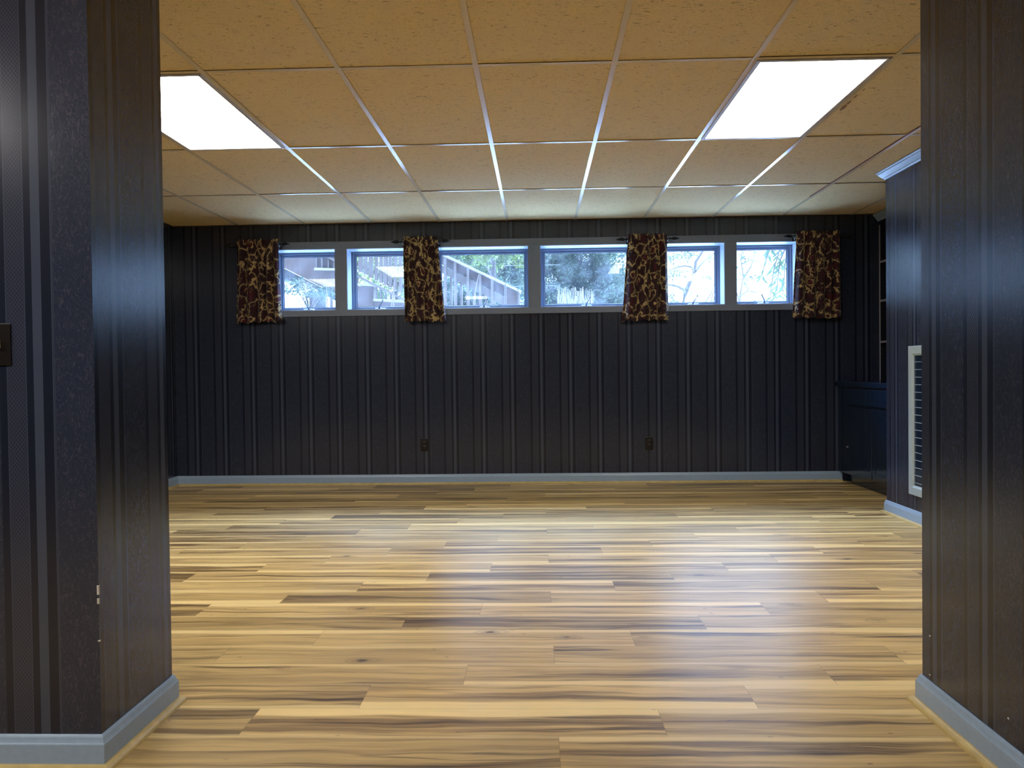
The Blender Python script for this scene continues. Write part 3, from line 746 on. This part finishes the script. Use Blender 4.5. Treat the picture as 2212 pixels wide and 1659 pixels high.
bm = NB(); tube(bm, [px(1018, gv(1018, 8.6), 8.6), px(1026, 630, 8.6), px(1034, 593, 8.6)], [.006, .006, .004], 8)
tag(obj('garden_stake', bm, rail), 'thin pale stake leaning before the stair railing in the third window', 'stake')
for (pa, pb, lb) in (((838, gv(838, 8.7)), (853, 603), 'pale thin stake leaning right behind the second window'), ((849, gv(849, 8.95)), (851, 615), 'pale thin upright stake behind the second window')):
    bm = NB(); yy = 8.95 if 'upright' in lb else 8.7; tube(bm, [px(*pa, yy), px(*pb, yy)], .006, 8); tag(obj('garden_stake', bm, rail), lb, 'stake')
# wire fence
YF = 9.2
r_ = thing('wire_fence', 'thin wire garden fence in front of the evergreens, between third and fourth windows', 'fence', tuple(px(1150, 700, YF)))
for u_ in (1092, 1119, 1178, 1206, 1345, 1455):
    bm = NB(); tube(bm, [px(u_, gv(u_, YF), YF), px(u_, 480, YF)], .0028, 6); obj('wire_upright', bm, iron, r_)
for v_ in (574, 619):
    bm = NB(); tube(bm, [px(1088, v_, YF), px(1210, v_ - 2, YF)], .0035, 6); obj('wire_strand', bm, wire, r_)

# leaves --------------------------------------------------------------
def leafmat(name, c1, c2):
    m, n, l, b = newmat(name)
    t = N(n, 'TexCoord'); z = N(n, 'TexNoise'); z.inputs['Scale'].default_value = 2.5; z.inputs['Detail'].default_value = 3; l.new(t.outputs['Object'], z.inputs['Vector'])
    col = ramp(n, l, z.outputs['Fac'], [(.35, c1), (.65, c2)]); l.new(col, b.inputs['Base Color']); b.inputs['Roughness'].default_value = .6
    tr = N(n, 'BsdfTranslucent'); l.new(col, tr.inputs[0]); ms = N(n, 'MixShader'); ms.inputs[0].default_value = .4
    l.new(b.outputs[0], ms.inputs[1]); l.new(tr.outputs[0], ms.inputs[2]); l.new(ms.outputs[0], n['Material Output'].inputs[0]); return m
conifer = leafmat('blue_green_needles', (.018, .036, .030), (.075, .115, .062))
brightleaf = leafmat('fresh_green_leaf', (.03, .06, .018), (.13, .17, .035))
darkleaf = leafmat('dark_green_leaf', (.02, .036, .03), (.04, .07, .045))  # dark green leaves of hedge, shrub and bare trees
longleaf = leafmat('glossy_long_leaf', (.02, .05, .022), (.05, .09, .035))
bark = plain('grey_bark', (.05, .038, .033), .9, noise=.2, scale=14)
trunkm = plain('blue_grey_bark', (.05, .052, .054), .9, noise=.2)
def leaves(bm, rg, pts, size, aspect=2.2, droop=0):
    for p in pts:
        d = Vector((rg.gauss(0, 1), rg.gauss(0, 1), rg.gauss(0, 1) - droop)).normalized()
        s_ = d.cross(Vector((rg.gauss(0, 1), rg.gauss(0, 1), rg.gauss(0, 1)))).normalized()
        L = size * rg.uniform(.6, 1.3); w = L / aspect; p = Vector(p)
        v = [bm.verts.new(q) for q in (p, p + d * L * .5 + s_ * w * .5, p + d * L, p + d * L * .5 - s_ * w * .5)]
        bm.faces.new(v)
def clump_pts(rg, c, rad, n_):
    c = Vector(c); out = []
    for _ in range(n_):
        d = Vector((rg.gauss(0, 1), rg.gauss(0, 1), rg.gauss(0, 1))).normalized() * (rg.random() ** .4)
        out.append(c + Vector((d.x * rad[0], d.y * rad[1], d.z * rad[2])))
    return out
def blob_tree(name, label, u0, u1, vtop, Y, ncl, nleaf, size, mat, seed, trunk=True, rel=.22, vbot=640, group=None, tall=0):
    rg = random.Random(seed); a = px(u0, vtop, Y); b_ = px(u1, vbot, Y)
    r_ = thing(name, label, 'tree', ((a.x + b_.x) / 2, Y, 1.46), group)
    bm = NB(); bt = NB(); cxm = (a.x + b_.x) / 2
    tube(bt, [(cxm, Y, 1.46), (cxm + .03, Y, (a.z + b_.z) / 2), (cxm, Y, a.z)], [size * .5, size * .4, size * .3], 8)
    for q in range(ncl):
        c = Vector((rg.uniform(a.x, b_.x), Y + rg.uniform(-.5, .7), rg.uniform(b_.z, a.z)))
        rr = (b_.x - a.x) * rel * rg.uniform(.7, 1.3)
        leaves(bm, rg, clump_pts(rg, c, (rr, rr * .8, rr * .7), nleaf), size)
        tube(bt, [(cxm, Y, c.z - .3), ((cxm + c.x) / 2, (Y + c.y) / 2, c.z - .08), c], [size * .14, size * .1, size * .05], 5)
    if tall:        # the crown goes on well above the window
        for q in range(int((b_.x - a.x + .6) * tall * 5)):
            hh = rg.random() ** 1.3; half = ((b_.x - a.x) / 2 + .35) * (1 - .72 * hh); an = rg.uniform(0, 6.28); rr = half * rg.random() ** .5
            c = Vector((cxm + rr * math.cos(an), Y + rr * .8 * math.sin(an), a.z + .25 + hh * tall))
            leaves(bm, rg, clump_pts(rg, c, (.42, .42, .30), 80), .20)
            tube(bt, [(cxm, Y, c.z - .3), ((cxm + c.x) / 2, (Y + c.y) / 2, c.z - .08), c], [.03, .018, .006], 5)
        tube(bt, [(cxm, Y, a.z), (cxm, Y, a.z + tall)], [.07, .02], 8)
    obj('foliage', bm, mat, r_); obj('trunk', bt, bark, r_)
    return r_
blob_tree('evergreen_tree', 'dense blue-green evergreen above the sloping rail in the third window', 985, 1150, 520, 18.0, 70, 420, .075, conifer, 3, tall=5.5)
blob_tree('evergreen_tree', 'dense blue-green evergreen filling the fourth window', 1165, 1345, 515, 14.7, 84, 420, .075, conifer, 4, tall=4.5, vbot=715)
blob_tree('leafy_shrub', 'bright green leafy shrub behind the slatted railing in the second window', 770, 935, 510, 13.8, 34, 260, .06, brightleaf, 5)
blob_tree('leafy_tree', 'bright green tree top over the stair housing in the first window', 690, 735, 520, 14, 12, 240, .06, brightleaf, 6, vbot=575)
blob_tree('hedge', 'dark low hedge behind the balusters in the third window', 945, 1120, 610, 12.3, 34, 330, .07, darkleaf, 14, vbot=705, rel=.13)
blob_tree('leafy_shrub', 'dark leafy shrub below the stairs in the first window', 632, 704, 612, 9.0, 22, 70, .034, darkleaf, 7, vbot=640, rel=.2)
blob_tree('leafy_tree', 'light green tree top above the evergreen in the third window', 1000, 1125, 500, 11.0, 18, 240, .06, brightleaf, 8, vbot=560)
bm = NB(); tube(bm, [px(688, gv(688, 9.9), 9.9), px(687, 660, 9.9), px(690, 632, 9.9)], [.10, .10, .09], 12)
tag(obj('tree_trunk', bm, trunkm, smooth=True), 'thick blue-grey trunk at the bottom of the first window', 'tree trunk')
bm = NB(); tube(bm, [px(706, gv(706, 8.8), 8.8), px(706.5, 640, 8.8), px(705, 622, 8.8), px(700, 608, 8.8)], [.006, .006, .005, .003], 6)
tag(obj('dry_stalk', bm, rail), 'pale dry stalk bent at its tip in the first window', 'stalk')
# bare branching tree in the fifth window, pine twigs on its left
def branch(bm, pts, r0, r1, Y, dy=0):
    n_ = len(pts); tube(bm, [px(a, b_, Y + dy * k / max(1, n_ - 1)) for k, (a, b_) in enumerate(pts)], [r0 + (r1 - r0) * k / (n_ - 1) for k in range(n_)], 6)
r_ = thing('bare_tree', 'bare forked grey tree against white sky in the fifth window', 'tree', tuple(px(1474, 700, 13)))
bm = NB()
for pts, a, b_ in (([(1468, gv(1468, 13)), (1474, 660), (1480, 635), (1490, 610), (1500, 588), (1503, 565), (1516, 545), (1530, 520)], .085, .03),
                   ([(1480, 635), (1476, 625), (1463, 618), (1446, 615), (1430, 617)], .05, .025), ([(1500, 588), (1494, 577), (1480, 574), (1462, 578), (1445, 583)], .035, .014),
                   ([(1503, 585), (1514, 571), (1524, 560), (1537, 553), (1550, 540)], .04, .015), ([(1538, 655), (1545, 640), (1533, 660), (1540, 634), (1555, 620)], .03, .01),
                   ([(1495, 604), (1488, 606), (1482, 612)], .015, .006), ([(1520, 660), (1536, 634), (1544, 612), (1548, 590)], .022, .007), ([(1524, 622), (1536, 630), (1548, 628)], .012, .005),
                   ([(1490, 606), (1506, 612), (1512, 609)], .010, .004), ([(1516, 545), (1508, 535), (1500, 520)], .015, .006)):
    branch(bm, pts, a * .52, b_ * .55, 13, .5)
obj('branch', bm, bark, r_)
rg = random.Random(9); bm = NB()
for (u_, v_, rx, rz, k) in ((1448, 556, .22, .10, 90), (1475, 550, .16, .08, 70), (1492, 548, .12, .06, 55), (1446, 592, .18, .10, 70), (1468, 588, .12, .06, 40), (1440, 636, .14, .16, 60), (1486, 632, .06, .04, 16), (1455, 650, .14, .08, 50), (1531, 560, .06, .03, 14), (1534, 600, .08, .04, 14)):
    leaves(bm, rg, clump_pts(rg, px(u_, v_, 13), (rx, .2, rz), k), .10, 7)
obj('foliage', bm, darkleaf, r_)
r_ = thing('bare_tree', 'thin twiggy tree against white sky in the rightmost window', 'tree', tuple(px(1600, 700, 14)))
bm = NB()
for pts in ([(1586, gv(1586, 14)), (1598, 640), (1606, 600), (1600, 560), (1610, 520)], [(1598, 640), (1615, 628), (1632, 632), (1645, 628)], [(1604, 605), (1620, 600), (1636, 590)], [(1602, 570), (1620, 562), (1640, 566)],
            [(1600, 655), (1590, 630), (1586, 600)], [(1606, 600), (1622, 576), (1630, 552), (1628, 530)], [(1610, 560), (1596, 548), (1588, 540)], [(1612, 660), (1630, 650), (1650, 655)]):
    branch(bm, pts, .016, .005, 14, .4)
obj('branch', bm, bark, r_)
rg = random.Random(12); bm = NB()
for (u_, v_) in ((1604, 548), (1598, 560), (1612, 566), (1594, 586), (1606, 604), (1620, 622), (1600, 640), (1628, 548), (1626, 600)):
    leaves(bm, rg, clump_pts(rg, px(u_, v_, 14), (.07, .2, .05), 8), .07, 2.5)
obj('foliage', bm, darkleaf, r_)
r_ = thing('leafy_tree', 'tree with drooping long green leaves in the rightmost window', 'tree', tuple(px(1780, gv(1780, 10.5), 10.5)))
bm = NB(); tube(bm, [px(1780, gv(1780, 10.5), 10.5), px(1775, 600, 10.5), px(1770, 480, 10.5), px(1740, 440, 10.5)], [.09, .08, .06, .03], 10); obj('trunk', bm, bark, r_)
bm = NB(); twigs = ([(1690, 500), (1684, 540), (1672, 580), (1666, 620), (1664, 655)], [(1700, 500), (1698, 550), (1694, 600), (1690, 640)], [(1676, 500), (1664, 535), (1652, 570), (1644, 600)], [(1686, 560), (1680, 600), (1678, 645)])
for pts in twigs: branch(bm, [(1740, 440)] + pts, .014, .004, 10.5, 0)
obj('branch', bm, bark, r_)
bm = NB(); rg = random.Random(2)
for pts in twigs:
    for q in range(22):
        t = rg.random() * (len(pts) - 1); k = int(t); f_ = t - k
        a = pts[k]; b_ = pts[min(k + 1, len(pts) - 1)]
        p = px(a[0] + (b_[0] - a[0]) * f_, a[1] + (b_[1] - a[1]) * f_, 10.5 + rg.uniform(-.1, .1))
        d = Vector((rg.choice((-1, 1)) * rg.uniform(.3, 1), rg.uniform(-.5, .5), -rg.uniform(.5, 1.2))).normalized()
        s_ = d.cross(Vector((0, 1, rg.uniform(-.4, .4)))).normalized(); L = rg.uniform(.09, .16); w = .022
        v = [bm.verts.new(x) for x in (p, p + d * L * .35 + s_ * w * .5, p + d * L * .7 + s_ * w * .4, p + d * L, p + d * L * .7 - s_ * w * .4, p + d * L * .35 - s_ * w * .5)]
        bm.faces.new(v)
obj('foliage', bm, longleaf, r_)
# ornamental grass
rg = random.Random(21); bm = NB()
for q in range(110):
    u_ = rg.uniform(1205, 1280); a = px(u_ + rg.uniform(-4, 4), gv(1240, 9.0), 9.0); b_ = px(u_ + rg.uniform(-10, 10), rg.uniform(618, 650), 9.0 + rg.uniform(-.2, .2))
    mdl = (a + b_) / 2 + Vector((rg.uniform(-.01, .01), 0, .02)); tube(bm, [a, mdl, b_, b_ + Vector((rg.uniform(-.02, .02), 0, -.006))], [.0022, .002, .0024, .001], 4)
tag(obj('ornamental_grass', bm, plain('straw', (.17, .14, .105), .7)), 'clump of pale dry grass stalks outside the fourth window', 'grass clump')
